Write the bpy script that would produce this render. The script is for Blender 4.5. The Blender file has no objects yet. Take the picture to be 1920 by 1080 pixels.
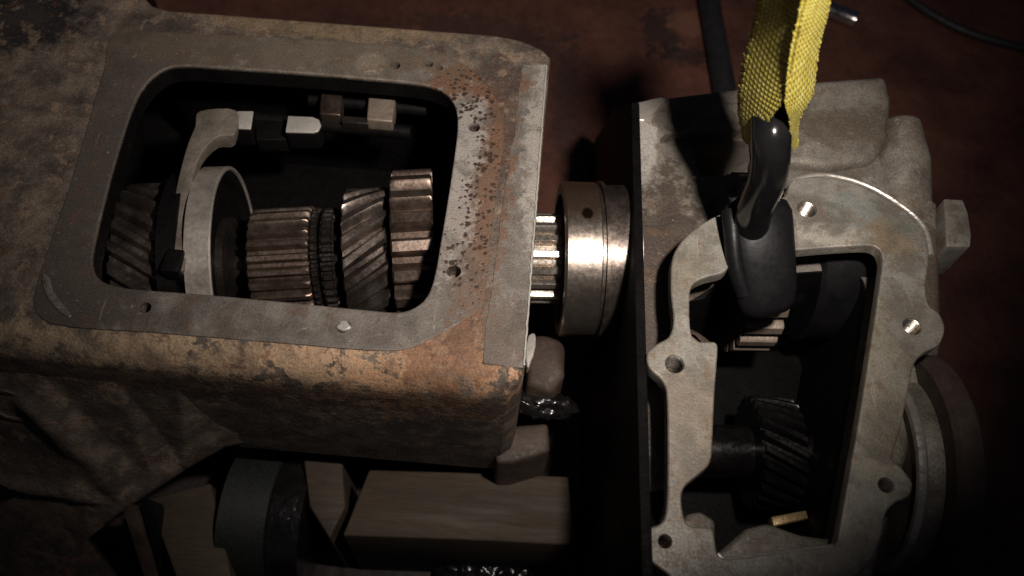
import bpy, bmesh, math, random
from mathutils import Vector, Matrix, geometry, noise as mnoise
random.seed(7)
sc = bpy.context.scene
C = sc.collection
rad = math.radians

# ------------------------------------------------------------------ camera
TILT, ROLL, DIST, HFOV = rad(30), rad(5), 0.60, rad(62)
FPX = 960 / math.tan(HFOV / 2)
FW = Vector((0, math.sin(TILT), -math.cos(TILT)))
_R = Vector((1, 0, 0)); _U = Vector((0, math.cos(TILT), math.sin(TILT)))
RT = _R * math.cos(ROLL) + _U * math.sin(ROLL)
UP = _R * -math.sin(ROLL) + _U * math.cos(ROLL)
CAM = -FW * DIST
cd = bpy.data.cameras.new('camera'); cam = bpy.data.objects.new('camera', cd); C.objects.link(cam)
cam.matrix_world = Matrix(((RT.x, UP.x, -FW.x, CAM.x), (RT.y, UP.y, -FW.y, CAM.y), (RT.z, UP.z, -FW.z, CAM.z), (0, 0, 0, 1)))
cd.sensor_width = 36; cd.lens = 18 / math.tan(HFOV / 2); cd.clip_start = 0.01; cd.clip_end = 50
cd.dof.use_dof = True; cd.dof.focus_distance = 0.63; cd.dof.aperture_fstop = 5.6
sc.camera = cam

# ------------------------------------------------------------------ world, lamp, exposure
w = bpy.data.worlds.new('World'); sc.world = w; w.use_nodes = True
bg = w.node_tree.nodes['Background']; bg.inputs[0].default_value = (0.62, 0.64, 1.0, 1); bg.inputs[1].default_value = 0.015
LPOS = Vector((0.152, -0.14, 0.53)); LAIM = Vector((-0.01, 0.25, 0.0))
ld = bpy.data.lights.new('work_lamp', 'SPOT'); lamp = bpy.data.objects.new('work_lamp', ld); C.objects.link(lamp)
lamp.location = LPOS; lamp.rotation_euler = (LAIM - LPOS).to_track_quat('-Z', 'Y').to_euler()
ld.energy = 27.0; ld.color = (1.0, 0.915, 0.84); ld.shadow_soft_size = 0.018; ld.spot_size = rad(92); ld.spot_blend = 1.0
vs = sc.view_settings
sc.display_settings.display_device = 'sRGB'
vs.view_transform = 'Standard'; vs.look = 'None'; vs.exposure = 0; vs.gamma = 1; vs.use_curve_mapping = False

# ------------------------------------------------------------------ pixel to place
def ray(x, y): return FW + RT * ((x - 960) / FPX) + UP * ((540 - y) / FPX)
def P(x, y, z): d = ray(x, y); return CAM + d * ((z - CAM.z) / d.z)
def PY(x, y, v): d = ray(x, y); return CAM + d * ((v - CAM.y) / d.y)
def PX(x, y, v): d = ray(x, y); return CAM + d * ((v - CAM.x) / d.x)
def PP(x, y, p0, n): d = ray(x, y); return CAM + d * ((p0 - CAM).dot(n) / d.dot(n))
def depth(p): return (p - CAM).dot(FW)
def project(p):
    q = p - CAM; z = q.dot(FW); return 960 + FPX * q.dot(RT) / z, 540 - FPX * q.dot(UP) / z
def px_r(r, p): return r * depth(p) / FPX

# ------------------------------------------------------------------ materials
def sock(node, name): return node.inputs[name]
MATS = {}
def mat(name, cols, scale=40, detail=8, rough=(0.45, 0.7), metallic=0.0, bump=0.3, bscale=None, bdist=0.001,
        blobs=(), spec=0.5, fine=None, pits=None, coat=0.0, stretch=None, grunge=()):
    """noise-mottled surface; blobs = (centre, radius, colour, strength, edge noise) stains and shade tints that have their own place"""
    m = bpy.data.materials.new(name); m.use_nodes = True; nt = m.node_tree; N = nt.nodes; L = nt.links
    b = N['Principled BSDF']; geo = N.new('ShaderNodeNewGeometry'); pos = geo.outputs['Position']
    if stretch:
        mp = N.new('ShaderNodeMapping'); mp.inputs['Scale'].default_value = stretch; L.new(pos, mp.inputs[0]); pos_n = mp.outputs[0]
    else: pos_n = pos
    n1 = N.new('ShaderNodeTexNoise'); n1.inputs['Scale'].default_value = scale; n1.inputs['Detail'].default_value = detail; n1.inputs['Roughness'].default_value = 0.65
    L.new(pos_n, n1.inputs['Vector'])
    cr = N.new('ShaderNodeValToRGB'); el = cr.color_ramp.elements
    while len(el) < len(cols): el.new(0.5)
    for e, (p, c) in zip(el, cols): e.position = p; e.color = (*c, 1)
    L.new(n1.outputs[0], cr.inputs[0]); col = cr.outputs[0]
    n2 = N.new('ShaderNodeTexNoise'); n2.inputs['Scale'].default_value = bscale or scale * 8; n2.inputs['Detail'].default_value = 6; L.new(pos_n, n2.inputs['Vector'])
    height = n2.outputs[0]
    def layer(g, col):
        gs, lo, hi, gc, amt = g[:5]; src = pos
        if len(g) > 5:
            gm = N.new('ShaderNodeMapping'); gm.inputs['Scale'].default_value = g[5]; gm.inputs['Rotation'].default_value = (0, 0, .5); L.new(pos, gm.inputs[0]); src = gm.outputs[0]
        gn = N.new('ShaderNodeTexNoise'); gn.inputs['Scale'].default_value = gs; gn.inputs['Detail'].default_value = 10; gn.inputs['Roughness'].default_value = .68; gn.inputs['Distortion'].default_value = .4; L.new(src, gn.inputs['Vector'])
        gr = N.new('ShaderNodeMapRange'); L.new(gn.outputs[0], gr.inputs[0]); gr.inputs[1].default_value = lo; gr.inputs[2].default_value = hi; gr.inputs[3].default_value = 0; gr.inputs[4].default_value = amt
        gx = N.new('ShaderNodeMixRGB'); L.new(gr.outputs[0], gx.inputs[0]); L.new(col, gx.inputs[1]); gx.inputs[2].default_value = (*gc, 1); return gx.outputs[0]
    for (c, r, bc, stg, en) in blobs:
        sb = N.new('ShaderNodeVectorMath'); sb.operation = 'SUBTRACT'; L.new(pos, sb.inputs[0]); sb.inputs[1].default_value = c
        dv = N.new('ShaderNodeVectorMath'); dv.operation = 'DIVIDE'; L.new(sb.outputs[0], dv.inputs[0])
        dv.inputs[1].default_value = r if isinstance(r, tuple) else (r, r, r)
        ln = N.new('ShaderNodeVectorMath'); ln.operation = 'LENGTH'; L.new(dv.outputs[0], ln.inputs[0])
        nn = N.new('ShaderNodeTexNoise'); nn.inputs['Scale'].default_value = 75; nn.inputs['Detail'].default_value = 12; nn.inputs['Roughness'].default_value = 0.72; L.new(pos, nn.inputs['Vector'])
        ma = N.new('ShaderNodeMath'); ma.operation = 'MULTIPLY_ADD'; cs_ = N.new('ShaderNodeMapRange'); cs_.clamp = False; L.new(nn.outputs[0], cs_.inputs[0]); cs_.inputs[1].default_value = .36; cs_.inputs[2].default_value = .64; L.new(cs_.outputs[0], ma.inputs[0]); ma.inputs[1].default_value = en; L.new(ln.outputs['Value'], ma.inputs[2])
        mr = N.new('ShaderNodeMapRange'); L.new(ma.outputs[0], mr.inputs[0])
        mr.inputs[1].default_value = 0.75 + en * 0.5; mr.inputs[2].default_value = 1.1 + en * 0.5; mr.inputs[3].default_value = stg; mr.inputs[4].default_value = 0
        mx = N.new('ShaderNodeMixRGB'); L.new(mr.outputs[0], mx.inputs[0]); L.new(col, mx.inputs[1]); mx.inputs[2].default_value = (*bc, 1); col = mx.outputs[0]
    for g in grunge: col = layer(g, col)
    if fine:
        fa, fs = fine
        n3 = N.new('ShaderNodeTexNoise'); n3.inputs['Scale'].default_value = fs; n3.inputs['Detail'].default_value = 4; L.new(pos_n, n3.inputs['Vector'])
        mr = N.new('ShaderNodeMapRange'); L.new(n3.outputs[0], mr.inputs[0]); mr.inputs[1].default_value = .3; mr.inputs[2].default_value = .7
        mr.inputs[3].default_value = 1 - fa; mr.inputs[4].default_value = 1 + fa
        mx = N.new('ShaderNodeVectorMath'); mx.operation = 'SCALE'; L.new(col, mx.inputs[0]); L.new(mr.outputs[0], mx.inputs['Scale']); col = mx.outputs[0]
    if pits:
        ps, pth, pcol, pm = pits        # scale, threshold, colour, (centre, radius) of the pitted area or None
        vo = N.new('ShaderNodeTexVoronoi'); vo.inputs['Scale'].default_value = ps; vo.inputs['Randomness'].default_value = 1
        nw = N.new('ShaderNodeTexNoise'); nw.inputs['Scale'].default_value = ps * 1.3; L.new(pos, nw.inputs['Vector'])
        vm = N.new('ShaderNodeVectorMath'); vm.operation = 'MULTIPLY_ADD'; L.new(nw.outputs['Color'], vm.inputs[0]); vm.inputs[1].default_value = (0.9 / ps,) * 3; L.new(pos, vm.inputs[2])
        L.new(vm.outputs[0], vo.inputs['Vector'])
        # only some cells hold a pit
        sp = N.new('ShaderNodeSeparateColor'); L.new(vo.outputs['Color'], sp.inputs[0])
        th = N.new('ShaderNodeMath'); th.operation = 'MULTIPLY'; L.new(sp.outputs[0], th.inputs[0]); th.inputs[1].default_value = pth
        if pm:
            last = None
            for (pc, pr) in pm:
                sb = N.new('ShaderNodeVectorMath'); sb.operation = 'SUBTRACT'; L.new(pos, sb.inputs[0]); sb.inputs[1].default_value = pc
                dv = N.new('ShaderNodeVectorMath'); dv.operation = 'DIVIDE'; L.new(sb.outputs[0], dv.inputs[0]); dv.inputs[1].default_value = pr
                ln = N.new('ShaderNodeVectorMath'); ln.operation = 'LENGTH'; L.new(dv.outputs[0], ln.inputs[0])
                mr = N.new('ShaderNodeMapRange'); L.new(ln.outputs['Value'], mr.inputs[0]); mr.inputs[1].default_value = .4; mr.inputs[2].default_value = 1.05; mr.inputs[3].default_value = 1; mr.inputs[4].default_value = 0
                if last is None: last = mr.outputs[0]
                else:
                    mm = N.new('ShaderNodeMath'); mm.operation = 'MAXIMUM'; L.new(last, mm.inputs[0]); L.new(mr.outputs[0], mm.inputs[1]); last = mm.outputs[0]
            t2 = N.new('ShaderNodeMath'); t2.operation = 'MULTIPLY'; L.new(th.outputs[0], t2.inputs[0]); L.new(last, t2.inputs[1]); th = t2
        df = N.new('ShaderNodeMath'); df.operation = 'SUBTRACT'; L.new(th.outputs[0], df.inputs[0]); L.new(vo.outputs['Distance'], df.inputs[1])
        mr = N.new('ShaderNodeMapRange'); L.new(df.outputs[0], mr.inputs[0]); mr.inputs[1].default_value = -.07; mr.inputs[2].default_value = .16
        mx = N.new('ShaderNodeMixRGB'); L.new(mr.outputs[0], mx.inputs[0]); L.new(col, mx.inputs[1]); mx.inputs[2].default_value = (*pcol, 1); col = mx.outputs[0]
        hs = N.new('ShaderNodeMath'); hs.operation = 'MULTIPLY_ADD'; L.new(mr.outputs[0], hs.inputs[0]); hs.inputs[1].default_value = -1.5; L.new(height, hs.inputs[2]); height = hs.outputs[0]
    L.new(col, b.inputs['Base Color'])
    mr = N.new('ShaderNodeMapRange'); L.new(n2.outputs[0], mr.inputs[0]); mr.inputs[1].default_value = .3; mr.inputs[2].default_value = .7; mr.inputs[3].default_value = rough[0]; mr.inputs[4].default_value = rough[1]
    L.new(mr.outputs[0], b.inputs['Roughness'])
    b.inputs['Metallic'].default_value = metallic; b.inputs['Specular IOR Level'].default_value = spec
    b.inputs['Coat Weight'].default_value = coat; b.inputs['Coat Roughness'].default_value = 0.12
    bp = N.new('ShaderNodeBump'); bp.inputs['Strength'].default_value = bump; bp.inputs['Distance'].default_value = bdist
    L.new(height, bp.inputs['Height']); L.new(bp.outputs[0], b.inputs['Normal'])
    MATS[name] = m; return m

def V3(x, y, z): return tuple(P(x, y, z))
def weave(m):
    nt = m.node_tree; N = nt.nodes; L = nt.links; uv = N.new('ShaderNodeUVMap'); uv.uv_map = 'weave'
    out = []
    for ax in (0, 1):
        wv = N.new('ShaderNodeTexWave'); wv.wave_type = 'BANDS'; wv.bands_direction = 'DIAGONAL' if ax else 'X'; wv.inputs['Scale'].default_value = 4.5 if ax else 3.6; wv.inputs['Distortion'].default_value = .6
        L.new(uv.outputs[0], wv.inputs['Vector']); out.append(wv.outputs['Fac'])
    mx = N.new('ShaderNodeMath'); mx.operation = 'MULTIPLY'; L.new(out[0], mx.inputs[0]); L.new(out[1], mx.inputs[1])
    b = N['Principled BSDF']; old = b.inputs['Normal'].links[0].from_node
    bp = N.new('ShaderNodeBump'); bp.inputs['Strength'].default_value = .9; bp.inputs['Distance'].default_value = .0016; L.new(mx.outputs[0], bp.inputs['Height']); L.new(old.outputs[0], bp.inputs['Normal']); L.new(bp.outputs[0], b.inputs['Normal'])
    src = b.inputs['Base Color'].links[0].from_socket
    mr = N.new('ShaderNodeMapRange'); L.new(mx.outputs[0], mr.inputs[0]); mr.inputs[3].default_value = .88; mr.inputs[4].default_value = 1.3
    sc_ = N.new('ShaderNodeVectorMath'); sc_.operation = 'SCALE'; L.new(src, sc_.inputs[0]); L.new(mr.outputs[0], sc_.inputs['Scale']); L.new(sc_.outputs[0], b.inputs['Base Color'])
RUST = (0.15, 0.070, 0.035); DARK_RUST_BROWN = (0.055, 0.026, 0.016); PALE = (0.40, 0.33, 0.26)
mat('cast_iron', [(0.30, (0.0334, 0.0262, 0.0214)), (0.46, (0.0808, 0.0624, 0.0488)), (0.56, (0.1234, 0.0954, 0.0722)), (0.72, (0.1790, 0.1310, 0.0950))], 42, 10, (.55, .85), 0.15, .55, 420, .0012,
    blobs=[(V3(580, 676, -.01), (.13, .016, .05), (.40, .26, .155), .9, 1.9), (V3(800, 700, -.01), (.06, .016, .05), (.36, .20, .11), .8, 1.7), (V3(250, 655, -.01), (.10, .014, .05), (.26, .19, .12), .7, 1.8),
           (V3(840, 640, -.004), (.035, .04, .05), RUST, .75, 1.0), (V3(930, 230, -.004), (.018, .07, .02), DARK_RUST_BROWN, .7, 1.0),
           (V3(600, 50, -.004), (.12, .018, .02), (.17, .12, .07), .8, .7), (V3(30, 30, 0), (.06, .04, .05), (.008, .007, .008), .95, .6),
           (V3(700, 745, -.05), (.3, .05, .02), DARK_RUST_BROWN, .6, .8)], fine=(.35, 900),  # last blob: darker brown along the front wall
    grunge=[(20, .50, .62, (.035, .027, .023), .75), (60, .55, .61, (.24, .165, .11), .5), (110, .57, .62, (.10, .045, .024), .6), (330, .60, .66, (.02, .015, .012), .7)])
mat('gasket_iron', [(0.30, (0.0810, 0.0683, 0.0578)), (0.48, (0.1390, 0.1202, 0.1038)), (0.62, (0.1922, 0.1682, 0.1457)), (0.75, (0.2412, 0.2150, 0.1888))], 36, 9, (.5, .75), 0.35, .35, 500, .0008,
    blobs=[(V3(1012, 260, 0), (.013, .10, .02), (.36, .33, .29), .7, .9), (V3(930, 640, 0), (.03, .035, .02), (.12, .09, .068), .6, .9), (V3(890, 150, 0), (.045, .026, .02), RUST, .85, .9), (V3(925, 330, 0), (.014, .10, .02), RUST, .85, .9), (V3(900, 420, 0), (.02, .09, .02), (.14, .085, .055), .7, 1.0),
           (V3(868, 265, 0), (.018, .05, .02), (.33, .30, .27), .75, .9), (V3(850, 400, 0), (.016, .06, .02), (.30, .27, .24), .7, 1.1),
           (V3(695, 118, 0), (.0135, .013, .02), PALE, .8, .12), (V3(395, 95, 0), (.010, .018, .02), (.24, .2, .16), .7, 1.1), (V3(510, 105, 0), (.012, .016, .02), (.22, .18, .15), .6, 1.1),
           (V3(640, 60, 0), (.16, .010, .02), (.17, .11, .06), .7, .8), (V3(120, 560, 0), (.05, .05, .02), (.055, .042, .034), .6, .9),
           (V3(100, 320, 0), (.06, .09, .02), (.05, .04, .036), .55, .9), (V3(200, 330, 0), (.10, .22, .02), (.068, .054, .043), .7, .8), (V3(480, 85, 0), (.2, .03, .02), (.12, .092, .062), .7, .9)],
    fine=(.3, 1000), grunge=[(26, .51, .62, (.07, .054, .044), .6), (80, .56, .62, (.12, .068, .042), .55), (400, .60, .66, (.03, .02, .016), .7), (190, .62, .68, (.38, .35, .31), .5), (240, .63, .69, (.36, .33, .30), .35, (1, .07, 1))], pits=(260, .72, (.042, .025, .018), [(V3(885, 180, 0), (.045, .05, .03)), (V3(900, 380, 0), (.022, .12, .03)), (V3(860, 480, 0), (.02, .04, .03))]))
mat('milled_iron', [(0.3, (0.1741, 0.1493, 0.1264)), (.5, (0.2235, 0.1967, 0.1688)), (.7, (0.2945, 0.2597, 0.2249))], 45, 9, (.35, .6), .5, .3, 300, .0008, stretch=(1, .8, 1), fine=(.22, 800),
    blobs=[(V3(990, 300, 0), (.004, .05, .02), (.12, .10, .09), .5, 1.0), (V3(940, 650, 0), (.03, .05, .02), (.11, .085, .065), .7, .9), (V3(1015, 200, 0), (.012, .08, .02), (.36, .33, .29), .6, 1.0)],
    grunge=[(32, .49, .62, (.10, .084, .07), .65), (90, .56, .62, (.13, .075, .045), .5), (380, .60, .66, (.035, .025, .02), .6), (260, .61, .68, (.42, .39, .35), .5, (.08, 1, 1))])
mat('oily_shaded_iron', [(.3, (0.0022, 0.0019, 0.0019)), (.6, (0.0044, 0.0039, 0.0039)), (.8, (0.0088, 0.0066, 0.0055))], 60, 6, (.45, .7), .05, .3, 300, spec=.10)  # oil film, with the shade of insides and averted faces in its colour
mat('cast_aluminium', [(.30, (0.0790, 0.0678, 0.0549)), (.46, (0.1512, 0.1316, 0.1092)), (.58, (0.2052, 0.1828, 0.1520)), (.75, (0.2580, 0.2272, 0.1908))], 30, 9, (.45, .7), .3, .5, 480, .001,
    blobs=[(V3(1250, 590, -.045), (.040, .155, .04), (.05, .033, .025), .85, .8), (V3(1560, 260, -.05), (.07, .022, .03), (.11, .082, .058), .7, .8),  # brown stain with gasket shadow in its colour; painted shade in block's hollow
           (V3(1208, 265, -.045), (.012, .045, .03), (.44, .41, .37), .75, .6), (V3(1760, 520, -.04), (.03, .07, .05), (.085, .055, .038), .7, .7),
           (V3(1650, 340, -.03), (.02, .02, .02), (.36, .35, .33), .5, .9)], fine=(.3, 900),
    grunge=[(24, .50, .62, (.09, .072, .055), .6), (75, .56, .62, (.14, .085, .05), .5), (150, .61, .67, (.34, .32, .29), .45), (360, .60, .66, (.045, .035, .027), .65)])
mat('gasket_aluminium', [(.30, (0.1334, 0.1185, 0.0962)), (.45, (0.2108, 0.1935, 0.1637)), (.58, (0.2663, 0.2490, 0.2167)), (.75, (0.3273, 0.3050, 0.2678))], 34, 9, (.42, .62), .35, .25, 520, .0006,
    blobs=[(V3(1600, 400, 0), (.02, .02, .02), (.16, .185, .175), .5, 1.2), (V3(1660, 450, 0), (.022, .02, .02), (.22, .15, .085), .6, 1.2), (V3(1690, 420, 0), (.012, .012, .02), (.13, .14, .12), .6, .9),
           (V3(1285, 500, 0), (.016, .03, .02), (.19, .16, .115), .55, 1.0), (V3(1640, 720, 0), (.03, .07, .02), (.22, .19, .13), .5, 1.0), (V3(1560, 440, 0), (.03, .012, .02), (.46, .42, .35), .6, .5),
           (V3(1290, 800, 0), (.03, .05, .02), (.20, .145, .10), .5, 1.0)], fine=(.25, 900),
    grunge=[(30, .49, .60, (.12, .105, .083), .72), (85, .55, .62, (.15, .095, .058), .6), (60, .58, .66, (.12, .14, .125), .45), (380, .61, .67, (.06, .048, .036), .6), (230, .62, .69, (.42, .39, .35), .4, (1, .07, 1))])
mat('bright_aluminium', [(.3, (.4, .36, .32)), (.7, (.62, .57, .5))], 50, 6, (.25, .45), .7, .4, 300, stretch=(.3, 1, 1))
mat('bare_steel', [(.3, (.30, .26, .22)), (.7, (.52, .46, .40))], 45, 6, (.22, .38), .9, .15, 350)
mat('race_steel', [(.3, (.30, .25, .21)), (.7, (.46, .39, .33))], 45, 6, (.26, .36), .95, .08, 350,
    blobs=[(V3(1097, 350, -.03), (.03, .032, .06), (.34, .19, .11), .7, .3), (V3(1100, 407, -.035), (.0045, .006, .02), (.03, .014, .01), .95, .5)])
mat('gear_steel', [(.3, (0.0785, 0.0556, 0.0437)), (.5, (0.1688, 0.1231, 0.0974)), (.7, (0.2847, 0.2207, 0.1841))], 55, 7, (.30, .44), .9, .10, 420)
mat('oiled_gear_steel', [(.3, (0.0585, 0.0468, 0.0410)), (.5, (0.1463, 0.1170, 0.0994)), (.7, (0.3217, 0.2633, 0.2266))], 55, 7, (.28, .42), .9, .10, 400)
mat('oiled_black_steel', [(.3, (.006, .0055, .0055)), (.6, (.016, .014, .014)), (.8, (.04, .034, .03))], 60, 7, (.18, .36), .6, .1, 300)
mat('dark_gear_steel', [(.3, (.018, .015, .014)), (.6, (.045, .036, .032)), (.8, (.10, .08, .07))], 55, 7, (.25, .45), .7, .3, 400)
mat('pale_gear_steel', [(.3, (.16, .125, .095)), (.7, (.30, .24, .19))], 60, 7, (.4, .6), .5, .3, 400)
mat('sleeve_steel', [(.3, (.22, .19, .165)), (.5, (.36, .32, .28)), (.7, (.46, .41, .36))], 45, 7, (.35, .55), .6, .25, 300)
mat('lug_steel', [(.3, (.30, .28, .25)), (.7, (.44, .41, .37))], 60, 6, (.4, .6), .35, .3, 400)
mat('fork_iron', [(.3, (.07, .057, .045)), (.5, (.12, .10, .08)), (.7, (.17, .145, .115))], 60, 7, (.5, .75), .2, .5, 400)
mat('black_oil', [(.3, (.004, .004, .004)), (.7, (.012, .010, .010))], 60, 5, (.12, .3), 0, .6, 160, .002, spec=.6, coat=.4)
mat('black_hook_paint', [(.3, (.004, .004, .0045)), (.7, (.009, .0085, .0085))], 40, 6, (.13, .2), 0, .04, 300, spec=.4)
mat('dull_black_steel', [(.3, (0.0042, 0.0042, 0.0048)), (.6, (0.0084, 0.0078, 0.0084)), (.8, (0.0144, 0.0126, 0.0120))], 45, 7, (.34, .48), .05, .1, 260, spec=.18)
mat('yellow_webbing', [(.3, (.40, .31, .035)), (.5, (.52, .43, .065)), (.72, (.60, .54, .17))], 120, 6, (.7, .9), 0, .5, 900, .0010, fine=(.2, 500), grunge=[(45, .54, .64, (.24, .18, .04), .3)], blobs=[(V3(1420, 240, .10), (.03, .03, .03), (.25, .2, .05), .4, .8)])
weave(MATS['yellow_webbing'])
mat('floor_red', [(.28, (0.0266, 0.0089, 0.0070)), (.45, (0.0666, 0.0227, 0.0152)), (.58, (0.1021, 0.0367, 0.0227)), (.75, (0.1502, 0.0707, 0.0426))], 9, 10, (.55, .85), 0, .5, 90, .002, fine=(.3, 500),
    blobs=[(V3(1245, 55, -.36), (.035, .05, .05), (.012, .008, .008), .75, 1.1), (V3(1290, 105, -.36), (.05, .02, .05), (.014, .009, .008), .7, 1.1), (V3(1290, 45, -.36), (.030, .030, .05), (.16, .07, .045), .8, .7),
           (V3(1060, 180, -.36), (.02, .12, .05), (.03, .016, .013), .6, 1.2), (V3(900, 60, -.36), (.12, .04, .05), (.03, .016, .014), .6, 1.2), (V3(640, 1000, -.36), (.34, .17, .05), (.006, .005, .005), .93, .5)])  # last blob: near-black floor patch below the case
mat('old_wood', [(.3, (0.0207, 0.0128, 0.0074)), (.5, (0.0370, 0.0232, 0.0131)), (.7, (0.0529, 0.0352, 0.0195))], 20, 9, (.6, .85), 0, .5, 120, .001, stretch=(.12, 1, 1), fine=(.25, 500))
mat('brown_iron', [(.3, (0.0275, 0.0182, 0.0138)), (.5, (0.0550, 0.0358, 0.0264)), (.7, (0.0880, 0.0578, 0.0429))], 40, 8, (.55, .8), .1, .5, 300)
mat('green_grey_paint', [(.3, (0.0062, 0.0073, 0.0063)), (.7, (0.0123, 0.0140, 0.0119))], 30, 7, (.5, .7), 0, .3, 300)
mat('chrome', [(.3, (.5, .48, .46)), (.7, (.65, .62, .6))], 60, 5, (.12, .25), 1, .05, 300)
mat('black_rubber', [(.3, (.008, .008, .009)), (.7, (.018, .017, .018))], 60, 5, (.5, .7), 0, .3, 300)
mat('brass', [(.3, (.26, .18, .09)), (.7, (.40, .29, .15))], 60, 6, (.35, .5), .6, .3, 300)

# ------------------------------------------------------------------ mesh helpers
def link(name, bm, m, parent=None, smooth=35):
    bmesh.ops.recalc_face_normals(bm, faces=bm.faces)
    me = bpy.data.meshes.new(name); bm.to_mesh(me); bm.free()
    return link_me(name, me, m, parent, smooth)
def link_me(name, me, m, parent=None, smooth=35):
    if smooth:
        me.shade_smooth(); me.set_sharp_from_angle(angle=rad(smooth))
    me.materials.clear(); me.materials.append(MATS[m])
    o = bpy.data.objects.new(name, me); C.objects.link(o)
    if parent: adopt(o, parent)
    return o
def adopt(o, p):
    o.parent = p
    base = p.location if p.type == 'EMPTY' else (p.parent.location if p.parent and False else Vector((0, 0, 0)))
    o.matrix_parent_inverse = Matrix.Translation(-Vector(base))
def thing(name, label, cat, loc, group=None):
    o = bpy.data.objects.new(name, None); C.objects.link(o); o.location = loc; o.empty_display_size = .02
    return tag(o, label, cat, group)
def tag(o, label, cat, group=None):
    o['label'] = label; o['category'] = cat
    if group: o['group'] = group
    return o

def smooth_loop(pts, n=4, sharp=()):
    """closed Catmull-Rom through 2D/3D points"""
    out = []; k = len(pts); pts = [Vector(p) for p in pts]
    for i in range(k):
        a, b, c, d = pts[i - 1], pts[i], pts[(i + 1) % k], pts[(i + 2) % k]
        # centripetal-like damping keeps straight runs straight
        lb = (c - b).length
        m1 = (c - a) * .5; m2 = (d - b) * .5
        if m1.length > lb: m1 *= lb / m1.length
        if m2.length > lb: m2 *= lb / m2.length
        for j in range(n):
            t = j / n; t2 = t * t; t3 = t2 * t
            out.append((2 * t3 - 3 * t2 + 1) * b + (t3 - 2 * t2 + t) * m1 + (-2 * t3 + 3 * t2) * c + (t3 - t2) * m2)
    return out
def loop_xy(px, z, n=4): return [Vector((p.x, p.y)) for p in smooth_loop([P(x, y, z) for x, y in px], n)] if n > 1 else [P(x, y, z).xy for x, y in px]
def area(l): return sum(a.x * b.y - b.x * a.y for a, b in zip(l, l[1:] + l[:1])) / 2
def ccw(l): return l if area(l) > 0 else l[::-1]
def offset(l, d):
    """inward offset (d>0) of a ccw loop"""
    out = []; k = len(l)
    for i in range(k):
        e1 = (l[i] - l[i - 1]); e2 = (l[(i + 1) % k] - l[i])
        if e1.length < 1e-9 or e2.length < 1e-9: e1 = e2 = l[(i + 1) % k] - l[i - 1]
        e1.normalize(); e2.normalize()
        n1 = Vector((-e1.y, e1.x)); n2 = Vector((-e2.y, e2.x)); n = n1 + n2
        if n.length < 1e-6: n = n1
        n.normalize(); c = max(.5, n.dot(n1)); out.append(l[i] + n * (d / c))
    return out
def ring(bm, l, z): return [bm.verts.new((p.x, p.y, z if not callable(z) else z(p))) for p in l]
def skin(bm, a, b):
    k = len(a)
    for i in range(k): bm.faces.new((a[i], a[(i + 1) % k], b[(i + 1) % k], b[i]))
def fill(bm, loops):
    if len(loops) == 1: bm.faces.new(loops[0]); return
    es = []
    for l in loops:
        for a, b in zip(l, l[1:] + l[:1]): es.append(bm.edges.get((a, b)) or bm.edges.new((a, b)))
    bmesh.ops.triangle_fill(bm, use_beauty=True, use_dissolve=False, edges=es)
def prism(l, ztop, zbot, fil=.002, hole=None, hfil=.001, steps=4, bm=None):
    """plate with rounded upper edge and an optional through hole"""
    bm = bm or bmesh.new(); l = ccw(l)
    prev = ring(bm, l, zbot); first = prev
    for s in range(steps + 1):
        a = s / steps * math.pi / 2
        r = ring(bm, offset(l, fil * (1 - math.cos(a))), ztop - fil * (1 - math.sin(a))); skin(bm, prev, r); prev = r
    r = ring(bm, offset(l, fil * 1.25), ztop); skin(bm, prev, r); prev = r
    if hole is None:
        fill(bm, [prev]); fill(bm, [first])
    else:
        h = ccw(hole)
        h0 = ring(bm, offset(h, -hfil * 1.25), ztop); fill(bm, [prev, h0]); q = h0
        for s in range(4):
            a = s / 3 * math.pi / 2
            r = ring(bm, offset(h, -hfil * (1 - math.sin(a))), ztop - hfil * (1 - math.cos(a))); skin(bm, q, r); q = r
        r = ring(bm, h, zbot); skin(bm, q, r); fill(bm, [first, r])
    return bm
def extr(pts, dvec, bev=.0015, bm=None):
    """3D outline (planar) pushed along dvec, edges bevelled"""
    bm = bm or bmesh.new()
    a = [bm.verts.new(p) for p in pts]; b = [bm.verts.new(p + dvec) for p in pts]
    skin(bm, a, b); fill(bm, [a]); fill(bm, [b])
    bmesh.ops.recalc_face_normals(bm, faces=bm.faces)
    if bev:
        es = [e for e in bm.edges if len(e.link_faces) == 2 and e.calc_face_angle(0) > .5]
        bmesh.ops.bevel(bm, geom=es, offset=bev, segments=3, affect='EDGES', profile=.5, clamp_overlap=True)
    return bm
def box(c, s, bev=.001, rot=None, bm=None):
    bm = bm or bmesh.new(); n0 = len(bm.verts)
    g = bmesh.ops.create_cube(bm, size=1)['verts']
    M = Matrix.Translation(c) @ (rot or Matrix()) @ Matrix.Diagonal((*s, 1))
    bmesh.ops.transform(bm, matrix=M, verts=g)
    if bev:
        es = list({e for v in g for e in v.link_edges}); bmesh.ops.bevel(bm, geom=es, offset=bev, segments=2, affect='EDGES', profile=.5, clamp_overlap=True)
    return bm
def frame_of(d):
    d = d.normalized(); a = Vector((0, 0, 1)); v = d.cross(a).normalized(); u = v.cross(d).normalized()   # u is up, v sideways
    return d, u, v
def lathe(o, d, prof, n=64, bm=None, closed=True):
    """prof: list of (s along axis, radius)"""
    bm = bm or bmesh.new(); d, u, v = frame_of(d); rows = []
    for s, r in prof:
        rows.append([bm.verts.new(o + d * s + (u * math.cos(t) + v * math.sin(t)) * r) for t in (2 * math.pi * i / n for i in range(n))])
    for a, b in zip(rows, rows[1:]): skin(bm, a, b)
    if closed: bm.faces.new(rows[0]); bm.faces.new(rows[-1])
    else: skin(bm, rows[-1], rows[0])
    return bm
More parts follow.
